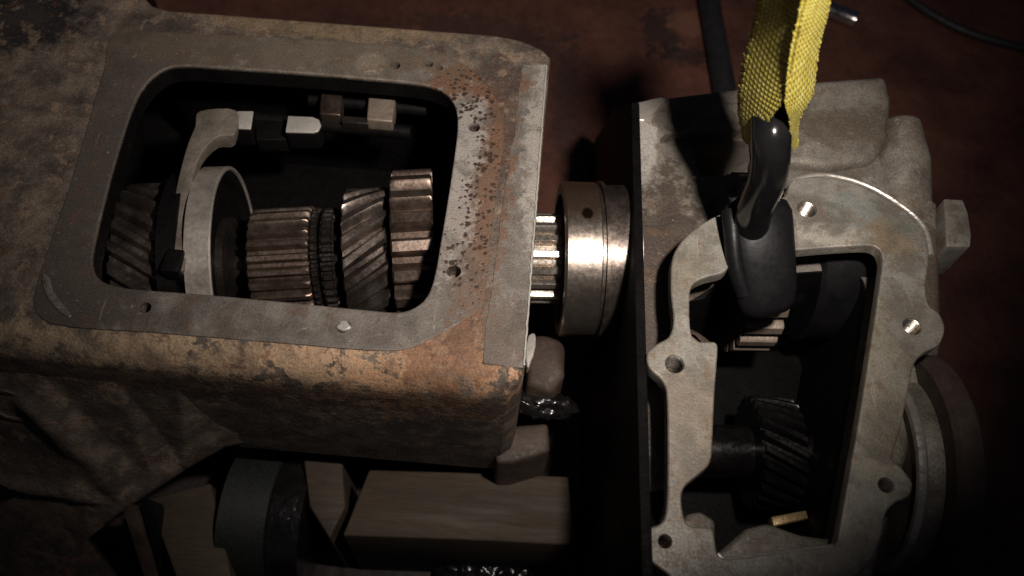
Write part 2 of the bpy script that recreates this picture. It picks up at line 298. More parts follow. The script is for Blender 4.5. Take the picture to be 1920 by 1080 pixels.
def tube(path, r, n=14, bm=None, cap=True):
    bm = bm or bmesh.new(); rows = []; k = len(path); pu = None
    for i, p in enumerate(path):
        t = (path[min(i + 1, k - 1)] - path[max(i - 1, 0)]).normalized()
        if pu is None: pu = t.orthogonal().normalized()
        pu = (pu - t * pu.dot(t)).normalized(); pv = t.cross(pu)
        rr = r[i] if isinstance(r, (list, tuple)) else r
        rows.append([bm.verts.new(p + (pu * math.cos(a) + pv * math.sin(a)) * rr) for a in (2 * math.pi * j / n for j in range(n))])
    for a, b in zip(rows, rows[1:]): skin(bm, a, b)
    if cap: bm.faces.new(rows[0]); bm.faces.new(rows[-1])
    return bm
def curve(pts, n=8):
    pts = [Vector(p) for p in pts]; out = []; k = len(pts)
    for i in range(k - 1):
        a, b, c, d = pts[max(i - 1, 0)], pts[i], pts[i + 1], pts[min(i + 2, k - 1)]
        for j in range(n):
            t = j / n; out.append(.5 * ((2 * b) + (c - a) * t + (2 * a - 5 * b + 4 * c - d) * t * t + (3 * b - a - 3 * c + d) * t ** 3))
    return out + [pts[-1]]
def gear(o, d, s0, s1, rt, n, h, helix=0, bore=None, ch=.0012, phase=0, duty=.5):
    """toothed wheel: rt tip radius, h tooth height, helix = twist in radians over the width"""
    bm = bmesh.new(); d, u, v = frame_of(d); rows = []; rr = rt - h; pit = 2 * math.pi / n
    prof = [(-.5, rr), (-.5 + .5 * (1 - duty) * .55, rr), (-.24 * duty / .5, rt - h * .22), (-.15 * duty / .5, rt), (.15 * duty / .5, rt), (.24 * duty / .5, rt - h * .22), (.5 - .5 * (1 - duty) * .55, rr)]
    N = 7
    st = [(0, ch)] + [(ch / (s1 - s0), 0)] + [(i / N, 0) for i in range(1, N)] + [(1 - ch / (s1 - s0), 0), (1, ch)]
    for t, dr in st:
        row = []
        for k in range(n):
            for (a, r) in prof:
                ang = phase + (k + a) * pit + helix * t; R = min(r, rt - dr)
                row.append(bm.verts.new(o + d * (s0 + (s1 - s0) * t) + (u * math.cos(ang) + v * math.sin(ang)) * R))
        rows.append(row)
    for a, b in zip(rows, rows[1:]): skin(bm, a, b)
    bm.faces.new(rows[0]); bm.faces.new(rows[-1])
    return bm
def bool_cut(o, cutters):
    cl = []
    for c in cutters:
        me = bpy.data.meshes.new('cut'); bmesh.ops.recalc_face_normals(c, faces=c.faces); c.to_mesh(me); c.free()
        co = bpy.data.objects.new('cut', me); C.objects.link(co); cl.append(co)
        md = o.modifiers.new('b', 'BOOLEAN'); md.operation = 'DIFFERENCE'; md.solver = 'EXACT'; md.object = co
    dg = bpy.context.evaluated_depsgraph_get(); me = bpy.data.meshes.new_from_object(o.evaluated_get(dg))
    o.modifiers.clear(); old = o.data; o.data = me; me.name = o.name
    me.shade_smooth(); me.set_sharp_from_angle(angle=rad(35))
    for co in cl: bpy.data.objects.remove(co)
def hole_cut(x, y, z, r, dep=.016): c = P(x, y, z); return lathe(Vector((c.x, c.y, z - dep)), Vector((0, 0.0001, 1)), [(0, r), (dep + .01, r)], 24)
def roughen(o, amp, scale, seed=0):
    for v in o.data.vertices:
        n = mnoise.noise_vector(v.co * scale + Vector((seed, 0, 0))); v.co += n * amp
    return o
class Axis:
    def __init__(s, a, b): s.o = a; s.d, s.u, s.v = frame_of(b - a)
    def at(s, x, r):
        """axis parameter where the side turned to the camera, at radius r, shows at picture column x"""
        lo, hi = -1.2, 1.2
        for _ in range(50):
            m = (lo + hi) / 2; q = s.o + s.d * m; n = CAM - q; n = (n - s.d * n.dot(s.d)).normalized()
            if project(q + n * r)[0] < x: lo = m
            else: hi = m
        return (lo + hi) / 2
    def pt(s, t): return s.o + s.d * t

# ================================================================== THE SETTING
ZF = -.36
bm = bmesh.new(); bmesh.ops.create_grid(bm, x_segments=60, y_segments=60, size=3.0)
for v in bm.verts: v.co.z = ZF + .004 * mnoise.noise(v.co * 9)
fl = link('floor', bm, 'floor_red'); fl['kind'] = 'structure'

# ================================================================== LEFT: IRON GEARBOX CASE
FY = P(950, 762, -.03).y                       # plane of its front wall
case = thing('gearbox_case', 'rusty cast iron gearbox case with an open rectangular top', 'gearbox', (-.2, .08, -.21))
ZB = -.20
outer = [(-190, -70), (262, -70), (272, -6), (284, 6), (315, 15), (620, 38), (930, 62), (975, 71), (996, 80), (1020, 92), (1036, 106)]
ol = [P(x, y, 0).xy for x, y in outer]
XR = P(1029, 125, 0).x
ol[-1].x = XR + .001
ol += [Vector((XR - .001 * i / 3, ol[-1].y + (FY + .02 - ol[-1].y) * i / 3)) for i in (1, 2, 3)]
ol += [Vector((XR - .004, FY + .008)), Vector((XR - .012, FY + .001)), Vector((XR - .03, FY))]
ol += [Vector((x, FY)) for x in (-.06, -.12, -.18, -.24, -.30, -.36)] + [Vector((-.55, FY))]
ol = ccw(ol)
opening_px = [(255, 185), (288, 142), (330, 123), (440, 128), (560, 136), (680, 146), (780, 156), (828, 169), (853, 198), (858, 240), (845, 340), (827, 450), (813, 525),
              (795, 563), (757, 584), (700, 582), (560, 568), (400, 553), (240, 540), (190, 526), (173, 495), (181, 440), (215, 305)]
op = ccw(loop_xy(opening_px, 0, 4))
bm = bmesh.new(); ZT = -.0007
def edge_fil(p):                                # wide soft shoulder along the front, hard edge elsewhere
    if p.x > XR - .02: return .004 + .02 * max(0, min(1, (FY + .03 - p.y) / .03)) * max(0, min(1, (XR + .004 - p.x) / .02))
    return .026 if p.y < FY + .02 else .005
fr = [edge_fil(p) for p in ol]
inw = [a - b for a, b in zip(offset(ol, 1.0), ol)]
# cap the miter at sharp corners
inw = [v.normalized() * min(v.length, 1.35) for v in inw]
bot = ring(bm, [Vector((p.x, p.y + (.010 if p.y < FY + .03 else 0))) for p in ol], ZB); prev = bot
for s in range(8):
    a = s / 7 * math.pi / 2
    r = [bm.verts.new((p.x + n.x * f * (1 - math.cos(a)), p.y + n.y * f * (1 - math.cos(a)), ZT - f * .9 * (1 - math.sin(a)))) for p, n, f in zip(ol, inw, fr)]
    skin(bm, prev, r); prev = r
h0 = ring(bm, offset(op, -.0015), ZT); fill(bm, [prev, h0])
h1 = ring(bm, op, ZT - .0015); skin(bm, h0, h1); h2 = ring(bm, op, -.018); skin(bm, h1, h2)
inner = ring(bm, offset(ol, .012), -.018); fill(bm, [h2, inner])
ib = ring(bm, [Vector((p.x, p.y + (.010 if p.y < FY + .05 else 0))) for p in offset(ol, .012)], ZB + .012); skin(bm, inner, ib); fill(bm, [ib]); fill(bm, [bot])
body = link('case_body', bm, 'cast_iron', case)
# axis of the parts on the right, needed for the bore
AX = Axis(P(1000, 485, -.095), P(1650, 497, -.095))
bool_cut(body, [lathe(AX.o, AX.d, [(-.04, .064), (.05, .064)], 48)])
# near-black lining of the inside, oil with shade in its colour: material slot by face position
body.data.materials.append(MATS['oily_shaded_iron'])
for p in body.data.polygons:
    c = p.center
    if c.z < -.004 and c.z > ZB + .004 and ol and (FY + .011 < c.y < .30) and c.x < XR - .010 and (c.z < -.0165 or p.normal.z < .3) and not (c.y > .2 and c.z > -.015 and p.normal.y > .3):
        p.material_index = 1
# raised gasket face
pad = [(222, 62), (420, 66), (620, 76), (800, 94), (880, 128), (930, 185), (945, 250), (935, 330), (922, 430), (905, 570), (870, 600), (830, 622), (745, 657), (500, 640), (280, 622), (95, 606), (62, 560), (130, 350), (195, 130)]
bm = prism(loop_xy(pad, 0, 4), 0, -.0035, .0006, hole=op, hfil=.0012)
gp = link('gasket_face', bm, 'gasket_iron', case)
holes = [(741, 123, .0042), (889, 239, .0046), (851, 509, .0052), (272, 577, .0042), (645, 613, .0048), (804, 120, .0036), (824, 127, .003)]
bool_cut(gp, [hole_cut(x, y, 0, r, .008) for x, y, r in holes])
bool_cut(body, [hole_cut(x, y, ZT, r, .013) for x, y, r in holes])
# milled strip at the end
st = [P(981, 121, 0).xy, Vector((XR - .0016, P(1029, 121, 0).y)), Vector((XR - .0022, P(964, 688, 0).y)), P(902, 680, 0).xy]
dense = []
for a, b in zip(st, st[1:] + st[:1]):
    dense += [a.lerp(b, i / 40) for i in range(40)]
dense = [p + Vector(((.0022 if p.x < XR - .006 else .0006) * mnoise.noise(Vector((p.x * 60, p.y * 260, 0))), .0006 * mnoise.noise(Vector((p.x * 260, p.y * 60, 4))))) for p in dense]
link('milled_strip', prism(dense, -.0001, -.006, .0003), 'gasket_iron', case)
wl = [Vector((XR - .0012 + .0006 * mnoise.noise(Vector((0, y * 300, 9))), y)) for y in (P(1029, 124, 0).y + (P(966, 684, 0).y - P(1029, 124, 0).y) * i / 90 for i in range(91))]
wr = [Vector((p.x - .0012 - .0012 * abs(mnoise.noise(Vector((3, p.y * 220, 1)))), p.y)) for p in wl]
link('worn_edge', prism(wl + wr[::-1], .0009, -.003, .0003, steps=2), 'lug_steel', case)
# threaded bush with a bright rim in the hole in front, blob of paint beside the corner
link('screw_head', prism([P(645 + 13 * math.cos(a) * (1 + .25 * math.sin(3 * a)), 612 + 10 * math.sin(a), 0).xy for a in (i * .449 for i in range(14))], .002, -.006, .0012), 'lug_steel', case)
cres = [(78, 515), (92, 520), (100, 545), (118, 570), (135, 592), (128, 597), (104, 578), (86, 552)]
link('rib_chip', prism(loop_xy(cres, 0, 3), .0012, -.003, .001), 'milled_iron', case)
# bell flare with legs on the front, lower left
p0 = Vector((-.2, FY - .001, -.045)); nn = Vector((0, -.957, .29)).normalized()
flare = [(-60, 690), (60, 698), (200, 708), (330, 722), (450, 750), (540, 790), (604, 838), (560, 834), (480, 831), (420, 843), (350, 882), (290, 915), (236, 948), (170, 1002), (90, 1078), (30, 1130), (-90, 1180), (-90, 1000), (-30, 968), (46, 930), (10, 905), (-60, 888)]
def nfl(x): t = max(0, min(1, (x - 150) / 330)); return nn.lerp(Vector((0, -1, 0.0)), t * t * (3 - 2 * t)).normalized()
def pfl(x): return p0 + Vector((0, .007 * max(0, min(1, (x - 300) / 200)) * 1.8, 0))
pts = [PP(x, y, pfl(x), nfl(x)) for x, y in flare]
bm = bmesh.new(); top = [bm.verts.new(p) for p in pts]; botv = [bm.verts.new(p + Vector((0, .05, -.03))) for p in pts]
skin(bm, top, botv); bm.faces.new(botv); ff = bm.faces.new(top)
back = [tuple(v.co) for v in botv]
bmesh.ops.triangulate(bm, faces=[ff])
for _ in range(5):
    es = [e for e in bm.edges if e.calc_length() > .007]
    bmesh.ops.subdivide_edges(bm, edges=es, cuts=1); bmesh.ops.triangulate(bm, faces=[f for f in bm.faces if len(f.verts) > 3])
bmesh.ops.recalc_face_normals(bm, faces=bm.faces)
topset = {v for f in bm.faces if f.normal.y < -.55 and f.normal.z > -.2 for v in f.verts}
ribs = [([(236, 946), (175, 880), (110, 820), (60, 770)], .011, .013), ([(236, 946), (330, 888), (430, 835), (560, 832)], .012, .012), ([(-60, 885), (46, 918), (130, 930), (236, 946)], .010, .011), ([(236, 946), (90, 1070), (0, 1150)], .012, .02)]
rl3 = [([PP(x, y, p0, nfl(x)) for x, y in l], a, w_) for l, a, w_ in ribs]
def seg_d(p, a, b):
    t = max(0, min(1, (p - a).dot(b - a) / (b - a).length_squared)); return (p - a - (b - a) * t).length
for v in bm.verts:
    if v.co.x < -.12 and v in topset:
        h = max(a * math.exp(-(min(seg_d(v.co, q, r) for q, r in zip(l, l[1:])) / w_) ** 2) for l, a, w_ in rl3)
        v.co += nn * (.65 * (h - .006) * max(0, min(1, (-.15 - v.co.x) / .12)) + .0008 * mnoise.noise(v.co * 40))
fo = link('bell_flare', bm, 'cast_iron', case, 80)
cb = PP(14, 766, p0, nn)
d_, u_, v_ = frame_of(nn)
rr = px_r(48, cb)
link('bolt_boss', lathe(cb - nn * .018, nn, [(0, rr * 1.02), (.014, rr), (.016, rr * .93), (.016, rr * .80), (.012, rr * .76), (-.02, rr * .74), (-.02, rr * .1), (-.024, rr * .1), (-.024, rr * 1.02)], 40, closed=False), 'brown_iron', case)
link('bolt_bore', lathe(cb - nn * .020, nn, [(0, rr * .76), (.010, rr * .76)], 32), 'oily_shaded_iron', case)

# ================================================================== things inside the iron case
# gear cluster on its shaft
A0 = P(460, 499, -.105); B0 = P(815, 478, -.105); B1 = PY(815, 478, A0.y)
GA = Axis(A0, B0.lerp(B1, .1))
cl = thing('gear_cluster', 'brown oily gear cluster of stepped toothed wheels inside the rusty case', 'gear', GA.pt(.08) - Vector((0, 0, .07)))
def R_(px, x): return px_r(px, GA.pt(GA.at(x, .05)) + Vector((0, -.02, .04)))
r1, r2, r3, r0 = R_(112, 520), R_(140, 680), R_(172, 775), R_(86, 610)
link('straight_gear', gear(GA.o, GA.d, GA.at(460, r1), GA.at(577, r1), r1, 25, .0062, duty=.52, ch=.0015, phase=.45), 'gear_steel', cl)
s0 = GA.at(577, r1); s1 = GA.at(640, r1)
link('dog_ring', gear(GA.o, GA.d, s0 + .001, s0 + .006, r1 * .97, 40, .0035), 'dark_gear_steel', cl)
link('dog_ring', gear(GA.o, GA.d, s0 + .0085, s0 + .020, r1 * .95, 36, .004, ch=.0025), 'dark_gear_steel', cl)
link('helical_gear', gear(GA.o, GA.d, GA.at(640, r2), GA.at(725, r2), r2, 20, .0082, helix=-.40, duty=.55), 'oiled_gear_steel', cl)
link('straight_gear', gear(GA.o, GA.d, GA.at(733, r3), GA.at(815, r3), r3, 20, .0105, duty=.56, ch=.0015, phase=.45), 'gear_steel', cl)
link('shaft', lathe(GA.o, GA.d, [(-.10, .018), (GA.at(815, r3) + .022, .018)], 32), 'dark_gear_steel', cl)
link('hub', lathe(GA.o, GA.d, [(GA.at(577, r1) - .02, r0), (GA.at(760, r3), r0)], 48), 'oily_shaded_iron', cl)
# synchro sleeve
SA = Axis(P(330, 505, -.105), P(460, 500, -.105))
sl = thing('synchro_sleeve', 'smooth steel sliding ring left of the straight toothed gear', 'ring', SA.pt(.0) - Vector((0, 0, .08)))
rs = px_r(205, SA.pt(.0) + Vector((0, -.03, .05)))
sa, sb = SA.at(342, rs), SA.at(394, rs)
link('sleeve', lathe(SA.o, SA.d, [(sa, rs * .90), (sa, rs * .98), (sa + .001, rs), (sb - .001, rs), (sb, rs * .99), (sb, rs * .965), (sb - .003, rs * .95)], 96, closed=False), 'sleeve_steel', sl)
link('sleeve_web', lathe(SA.o, SA.d, [(sa + .001, rs * .45), (sa + .001, rs * .955), (sb - .0015, rs * .955), (sb - .003, rs * .88), (sb - .008, rs * .84), (sb - .008, rs * .45)], 96, closed=False), 'oily_shaded_iron', sl)
link('hub', lathe(SA.o, SA.d, [(sa - .012, rs * .5), (sb - .002, rs * .5), (sb, rs * .30), (sb + .002, rs * .22), (sb + .03, rs * .22), (sb + .036, rs * .18)], 48), 'dark_gear_steel', sl)
link('end_gear', gear(SA.o, SA.d, sa - .060, sa - .022, rs * .86, 24, .007, helix=.35), 'oiled_gear_steel', sl)
link('groove_ring', lathe(SA.o, SA.d, [(sa - .020, rs * .5), (sa - .020, rs * .98), (sa - .006, rs * .98), (sa - .006, rs * .5)], 72, closed=False), 'oily_shaded_iron', sl)
# shift fork
fk = thing('shift_fork', 'grey cast shift fork curving around the steel ring', 'fork', P(350, 380, -.06))
fpx = [(374, 208), (442, 206), (441, 250), (408, 256), (380, 284), (362, 330), (354, 400), (352, 440), (346, 505), (326, 505), (322, 440), (326, 380), (338, 320), (352, 270), (366, 236)]
fp = smooth_loop([P(x, y, -.02 - .00004 * max(0, y - 250)) for x, y in fpx], 4)
link('fork_arm', extr(fp, Vector((-.004, 0, -.016)), .002), 'fork_iron', fk)
link('fork_pad', box(P(330, 500, -.036), (.014, .02, .02), .002), 'oily_shaded_iron', fk)
# shift rails with lugs
rl = thing('shift_rail', 'dark shift rail with bright square lugs above the gears', 'rail', P(600, 225, -.05))
ra, rbp = P(420, 218, -.05), P(770, 248, -.05)
link('rail', tube([ra, rbp], .006, 20), 'oily_shaded_iron', rl)
zr = -.032
def lug(px, z, h, m, name='lug'):
    o3 = [P(x, y, z) for x, y in px]
    if m == 'lug_steel': link('lug_lit_face', extr(o3, Vector((0, 0, -.002)), .0006), m, rl); o3 = [p - Vector((0, 0, .0021)) for p in o3]; m = 'oily_shaded_iron'  # bright plate on near-black block: lit top and shaded sides as materials
    link(name, extr(o3, Vector((0, 0, -h)), .0012), m, rl)
lug([(444, 208), (475, 208), (470, 241), (437, 240)], zr, .02, 'lug_steel')
lug([(540, 217), (586, 219), (598, 224), (602, 235), (597, 245), (588, 248), (535, 247)], zr, .02, 'lug_steel')
lug([(478, 224), (538, 226), (536, 262), (480, 262)], zr - .012, .016, 'oily_shaded_iron', 'rail_collar')
ra2, rb2 = P(580, 186, -.048), P(800, 206, -.048)
r2_ = thing('shift_rail', 'second dark shift rail with brown lugs nearer the back wall', 'rail', P(680, 190, -.05))
link('rail', tube([ra2, rb2], .0055, 20), 'oily_shaded_iron', r2_)
for px in ([(602, 168), (641, 172), (638, 216), (598, 213)], [(692, 170), (742, 175), (736, 228), (687, 224)]):
    link('lug', extr([P(x, y, -.034) for x, y in px], Vector((0, 0, -.018)), .0015), 'pale_gear_steel' if px[0][0] > 650 else 'gear_steel', r2_)
link('lug_bar', extr([P(x, y, -.038) for x, y in [(640, 216), (690, 220), (690, 232), (640, 229)]], Vector((0, 0, -.012)), .001), 'dark_gear_steel', r2_)

# ================================================================== RIGHT: ALUMINIUM CASE
alu = thing('transfer_case', 'stained cast aluminium gear housing with its cover plate taken off', 'housing', (.22, .02, -.21))
gout = [(1488, 336), (1545, 331), (1620, 350), (1690, 390), (1730, 430), (1742, 480), (1736, 535), (1742, 570), (1762, 588), (1772, 615), (1762, 645), (1735, 660), (1715, 682), (1702, 740), (1690, 800), (1674, 858), (1692, 878), (1711, 905), (1705, 930), (1680, 942), (1662, 962), (1652, 1010), (1632, 1052), (1590, 1092),
        (1430, 1125), (1290, 1110), (1250, 1075), (1212, 1045), (1200, 1016), (1213, 992), (1242, 978), (1250, 945), (1252, 840), (1250, 735), (1240, 711), (1218, 690), (1213, 664), (1230, 645), (1255, 630), (1263, 600), (1258, 540), (1262, 480), (1287, 442), (1335, 408), (1400, 385), (1470, 368), (1479, 347)]
gin = [(1490, 469), (1560, 463), (1630, 460), (1649, 468), (1655, 490), (1640, 600), (1610, 790), (1585, 930), (1570, 1012), (1562, 1022), (1480, 1033), (1362, 1047), (1346, 1038), (1339, 1000), (1332, 989), (1292, 985), (1281, 960), (1278, 930), (1286, 910), (1310, 890), (1329, 872), (1335, 850), (1340, 740), (1346, 652), (1340, 641), (1312, 640), (1296, 625), (1293, 565), (1298, 535), (1322, 520), (1358, 510), (1376, 488), (1420, 474)]
go, gi = ccw(loop_xy(gout, 0, 4)), ccw(loop_xy(gin, 0, 4))
gf = link('gasket_face', prism(go, 0, -.010, .0015, hole=gi, hfil=.0012), 'gasket_aluminium', alu)
ah = [(1513, 392, .0075), (1710, 612, .0068), (1265, 683, .0068), (1661, 910, .0052), (1247, 1015, .0045)]
bool_cut(gf, [hole_cut(x, y, 0, r, .03) for x, y, r in ah])
cavity = offset(gi, -.0015)
# shoulder under the gasket face
sh = [(1440, 300), (1500, 276), (1600, 282), (1680, 264), (1745, 268), (1796, 325), (1812, 400), (1800, 480), (1780, 560), (1784, 610), (1772, 650), (1740, 690), (1712, 760), (1700, 840), (1716, 905), (1690, 950), (1670, 1010), (1630, 1080), (1560, 1130), (1300, 1130), (1216, 1060), (1206, 1016), (1246, 970), (1256, 900), (1256, 740), (1222, 690), (1222, 664), (1262, 620), (1266, 500), (1290, 450), (1340, 414), (1420, 380)]
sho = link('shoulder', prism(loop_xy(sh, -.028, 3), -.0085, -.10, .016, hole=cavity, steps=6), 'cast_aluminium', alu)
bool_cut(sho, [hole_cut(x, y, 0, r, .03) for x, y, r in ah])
def oily_shaded_walls(o, ztop):  # near-black cavity walls: oil, with the inner shade in the colour
    o.data.materials.append(MATS['oily_shaded_iron'])
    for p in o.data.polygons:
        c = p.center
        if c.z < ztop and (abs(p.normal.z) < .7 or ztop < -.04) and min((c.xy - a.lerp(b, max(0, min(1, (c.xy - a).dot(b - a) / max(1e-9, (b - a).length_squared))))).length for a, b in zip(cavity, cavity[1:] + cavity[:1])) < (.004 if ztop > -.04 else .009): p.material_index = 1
oily_shaded_walls(sho, -.0125)
# lower body with its end flange
X0 = P(1188, 400, -.045).x
lb = [P(x, y, -.045).xy for x, y in [(1240, 181), (1385, 163), (1500, 152), (1640, 143), (1662, 152), (1672, 180), (1668, 260), (1700, 330), (1760, 380), (1770, 640), (1690, 900), (1640, 1080), (1540, 1150), (1250, 1180)]]
lb = [Vector((X0, P(1185, 193, -.045).y))] + lb + [Vector((X0, P(1200, 1180, -.045).y))]
d2 = []
for a, b in zip(lb, lb[1:] + lb[:1]): d2 += [a.lerp(b, i / 5) for i in range(5)]
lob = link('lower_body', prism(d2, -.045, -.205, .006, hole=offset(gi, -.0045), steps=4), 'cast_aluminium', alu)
deep = ccw(loop_xy([(1312, 264), (1440, 256), (1446, 262), (1446, 320), (1322, 326), (1314, 318)], -.05, 3))
pocket = ccw(loop_xy([(1246, 252), (1400, 244), (1450, 250), (1450, 320), (1300, 330), (1262, 326), (1248, 305)], -.045, 4))
bool_cut(lob, [prism(pocket, .02, -.056, .0005), prism(deep, .02, -.11, .0005)])
oily_shaded_walls(lob, -.0448)
link('sump_floor', prism(offset(ccw(d2), .004), -.19, -.203, .001), 'oily_shaded_iron', alu)
# end flange seen edge on
fpx = [(1184, 192), (1150, 206), (1116, 262), (1098, 340), (1080, 480), (1066, 700), (1058, 1000), (1050, 1200), (1206, 1200), (1198, 900), (1190, 500)]
fpts = [PX(x, y, X0 - .004) for x, y in fpx]
flo = link('end_flange', extr(fpts, Vector((.007, 0, 0)), .0008), 'oily_shaded_iron', alu)  # near-black stands for shade on the face turned from the lamp
link('flange_lip', extr([P(x, y, -.0435) for x, y in [(1188, 194), (1238, 182), (1250, 184), (1225, 212), (1208, 226), (1192, 224)]], Vector((0, 0, -.004)), .0008), 'bright_aluminium', alu)
# top block (right of the strap), boss, tab
tb = [(1440, 157), (1550, 146), (1664, 138), (1674, 190), (1668, 262), (1640, 300), (1560, 312), (1470, 304), (1436, 240)]
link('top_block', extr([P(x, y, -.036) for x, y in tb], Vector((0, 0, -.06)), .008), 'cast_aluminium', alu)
bc = P(1690, 300, -.05)
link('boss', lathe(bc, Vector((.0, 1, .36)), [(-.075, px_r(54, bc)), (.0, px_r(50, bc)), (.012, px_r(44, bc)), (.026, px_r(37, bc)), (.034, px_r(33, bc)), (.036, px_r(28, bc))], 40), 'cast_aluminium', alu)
link('tab', extr([P(x, y, -.032) for x, y in [(1770, 372), (1806, 374), (1816, 400), (1822, 440), (1820, 462), (1775, 462)]], Vector((0, 0, -.045)), .0015), 'gasket_aluminium', alu)
# round rear housing on the right
RA = Axis(P(1700, 885, -.10), P(1850, 897, -.10))
q = RA.o
R1, R2, R3 = px_r(225, q), px_r(232, q), px_r(176, q)
s = RA.at(1768, R3); s2 = RA.at(1800, R1)
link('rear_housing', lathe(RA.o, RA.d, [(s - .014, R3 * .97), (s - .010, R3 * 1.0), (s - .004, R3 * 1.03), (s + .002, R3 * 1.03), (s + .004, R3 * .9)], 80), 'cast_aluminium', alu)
link('rear_flange', lathe(RA.o, RA.d, [(s + .001, R1 * .5), (s + .001, R1 * .96), (s + .004, R1), (s + .018, R1), (s + .021, R1 * .97), (s + .021, R1 * .5)], 80), 'brown_iron', alu)
link('rim_ridge_highlight', tube(curve([P(x, y, -.004) for x, y in [(1478, 352), (1490, 338), (1545, 329), (1620, 347), (1690, 387), (1732, 428), (1745, 480)]], 8), [.0024] * 49, 10), 'bright_aluminium', alu)  # ridge tube, in brighter metal for the highlight along the rim
link('lip_glint', tube(curve([P(x, y, -.001) for x, y in [(1346, 1038), (1362, 1047), (1420, 1040), (1480, 1033), (1562, 1023)]], 8), [.0011] * 33, 8), 'bright_aluminium', alu)  # added bright tube standing for the glint on the lower lip
link('neck_glint', lathe(RA.o, RA.d, [(s - .0135 + .004 * math.cos(t), R3 * .985 + .004 * math.sin(t)) for t in (i * math.pi / 5 for i in range(10))], 80, closed=False), 'bright_aluminium', alu)  # added bright torus standing for the streak of light on the neck
# threads in the bolt holes
for x, y, r in ah:
    c = P(x, y, 0); pr = [(-.026, .0005)]
    zz = -.026
    while zz < -.0012:
        pr += [(zz, r * 1.02), (zz + .0007, r * .86)]; zz += .0014
    pr += [(-.0009, r * 1.0)]
    bm = bmesh.new(); lathe(Vector((c.x, c.y, 0)), Vector((0, .0001, 1)), pr, 28, bm=bm, closed=False)
    # drop the closing strip so that the hole stays open
    top = max(v.co.z for v in bm.verts)
    for f in [f for f in bm.faces if max(v.co.z for v in f.verts) - min(v.co.z for v in f.verts) > .02]: bm.faces.remove(f)
    link('bolt_thread', bm, 'bare_steel', alu, 0)
# edge ledge inside the opening
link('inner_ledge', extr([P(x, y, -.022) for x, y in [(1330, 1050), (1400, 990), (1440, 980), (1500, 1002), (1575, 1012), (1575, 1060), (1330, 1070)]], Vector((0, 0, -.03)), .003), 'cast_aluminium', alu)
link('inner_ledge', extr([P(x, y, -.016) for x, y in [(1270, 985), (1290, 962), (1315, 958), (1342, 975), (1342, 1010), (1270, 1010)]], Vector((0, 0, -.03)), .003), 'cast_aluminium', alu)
link('inner_pocket', prism(loop_xy([(1288, 640), (1296, 600), (1330, 615), (1352, 640), (1340, 660), (1300, 660)], -.02, 3), -.03, -.07, .006), 'brown_iron', alu)

# ================================================================== the bearing and pinion shaft between the cases
sh_ = thing('pinion_shaft', 'toothed steel pinion shaft between the two housings', 'shaft', AX.pt(.03) - Vector((0, 0, .04)))
q = AX.pt(AX.at(1020, .035)) + Vector((0, -.015, .025)); rp = px_r(88, q)
link('pinion', gear(AX.o, AX.d, AX.at(975, rp) - .03, AX.at(1056, rp), rp, 17, .0078, duty=.5, ch=.001, phase=.45), 'bare_steel', sh_)
link('shaft', lathe(AX.o, AX.d, [(AX.at(975, rp) - .032, .02), (AX.at(1620, .02) , .02)], 32), 'dark_gear_steel', sh_)
be = thing('ball_bearing', 'polished steel bearing ring pressed against the aluminium housing', 'bearing', AX.pt(AX.at(1100, .06)) - Vector((0, 0, .063)))
q = AX.pt(AX.at(1100, .06)) + Vector((0, -.03, .045)); rb_ = px_r(156, q)
b0, b1, b2 = AX.at(1062, rb_), AX.at(1132, rb_), AX.at(1160, rb_)
link('outer_race', lathe(AX.o, AX.d, [(b0, rb_ * .84), (b0, rb_ * .975), (b0 + .0015, rb_), (b1 - .001, rb_), (b1, rb_ * .985), (b1, rb_ * .84)], 128, closed=False), 'race_steel', be)
link('snap_ring', lathe(AX.o, AX.d, [(b1, rb_ * .9), (b1, rb_ * .965), (b1 + .003, rb_ * .965), (b1 + .003, rb_ * 1.02), (b1 + .0055, rb_ * 1.02), (b1 + .0055, rb_ * .97), (b2, rb_ * .97), (b2 + .02, rb_ * .97), (b2 + .02, rb_ * .9)], 128, closed=False), 'oiled_gear_steel', be)
link('inner_race', lathe(AX.o, AX.d, [(b0 + .001, .02), (b0 + .001, rb_ * .58), (b1, rb_ * .58), (b1, .02)], 64, closed=False), 'dark_gear_steel', be)
link('ball_cage', lathe(AX.o, AX.d, [(b0 + .004, rb_ * .57), (b0 + .004, rb_ * .85), (b1 - .002, rb_ * .85), (b1 - .002, rb_ * .57)], 64, closed=False), 'oily_shaded_iron', be)

# ================================================================== gears inside the aluminium case
q = AX.pt(AX.at(1450, .08)) + Vector((0, -.04, .06)); rg = px_r(186, q)
g1 = thing('spur_gear', 'pale toothed spur gear below the black hook in the aluminium housing', 'gear', AX.pt(AX.at(1450, rg)) - Vector((0, 0, rg)))
link('toothed_rim', gear(AX.o, AX.d, AX.at(1418, rg), AX.at(1492, rg), rg, 25, .0092, duty=.6, ch=.0006, phase=.09), 'pale_gear_steel', g1)
link('hub', lathe(AX.o, AX.d, [(AX.at(1370, rg * .6), rg * .55), (AX.at(1540, rg * .6), rg * .55)], 48), 'oily_shaded_iron', g1)
g2 = thing('helical_gear', 'small helical gear at the narrow left notch of the aluminium housing', 'gear', AX.pt(AX.at(1300, .05)) - Vector((0, 0, .05)))
rh = px_r(112, AX.pt(AX.at(1300, .05)) + Vector((0, -.03, .04)))
link('toothed_rim', gear(AX.o, AX.d, AX.at(1284, rh), AX.at(1330, rh), rh, 18, .008, helix=-.30), 'gear_steel', g2)
dr = thing('drum_hub', 'dark smooth drum behind the spur gear in the aluminium housing', 'drum', AX.pt(AX.at(1590, .08)) - Vector((0, 0, .09)))
rd = px_r(176, AX.pt(AX.at(1590, .08)) + Vector((0, -.04, .06)))
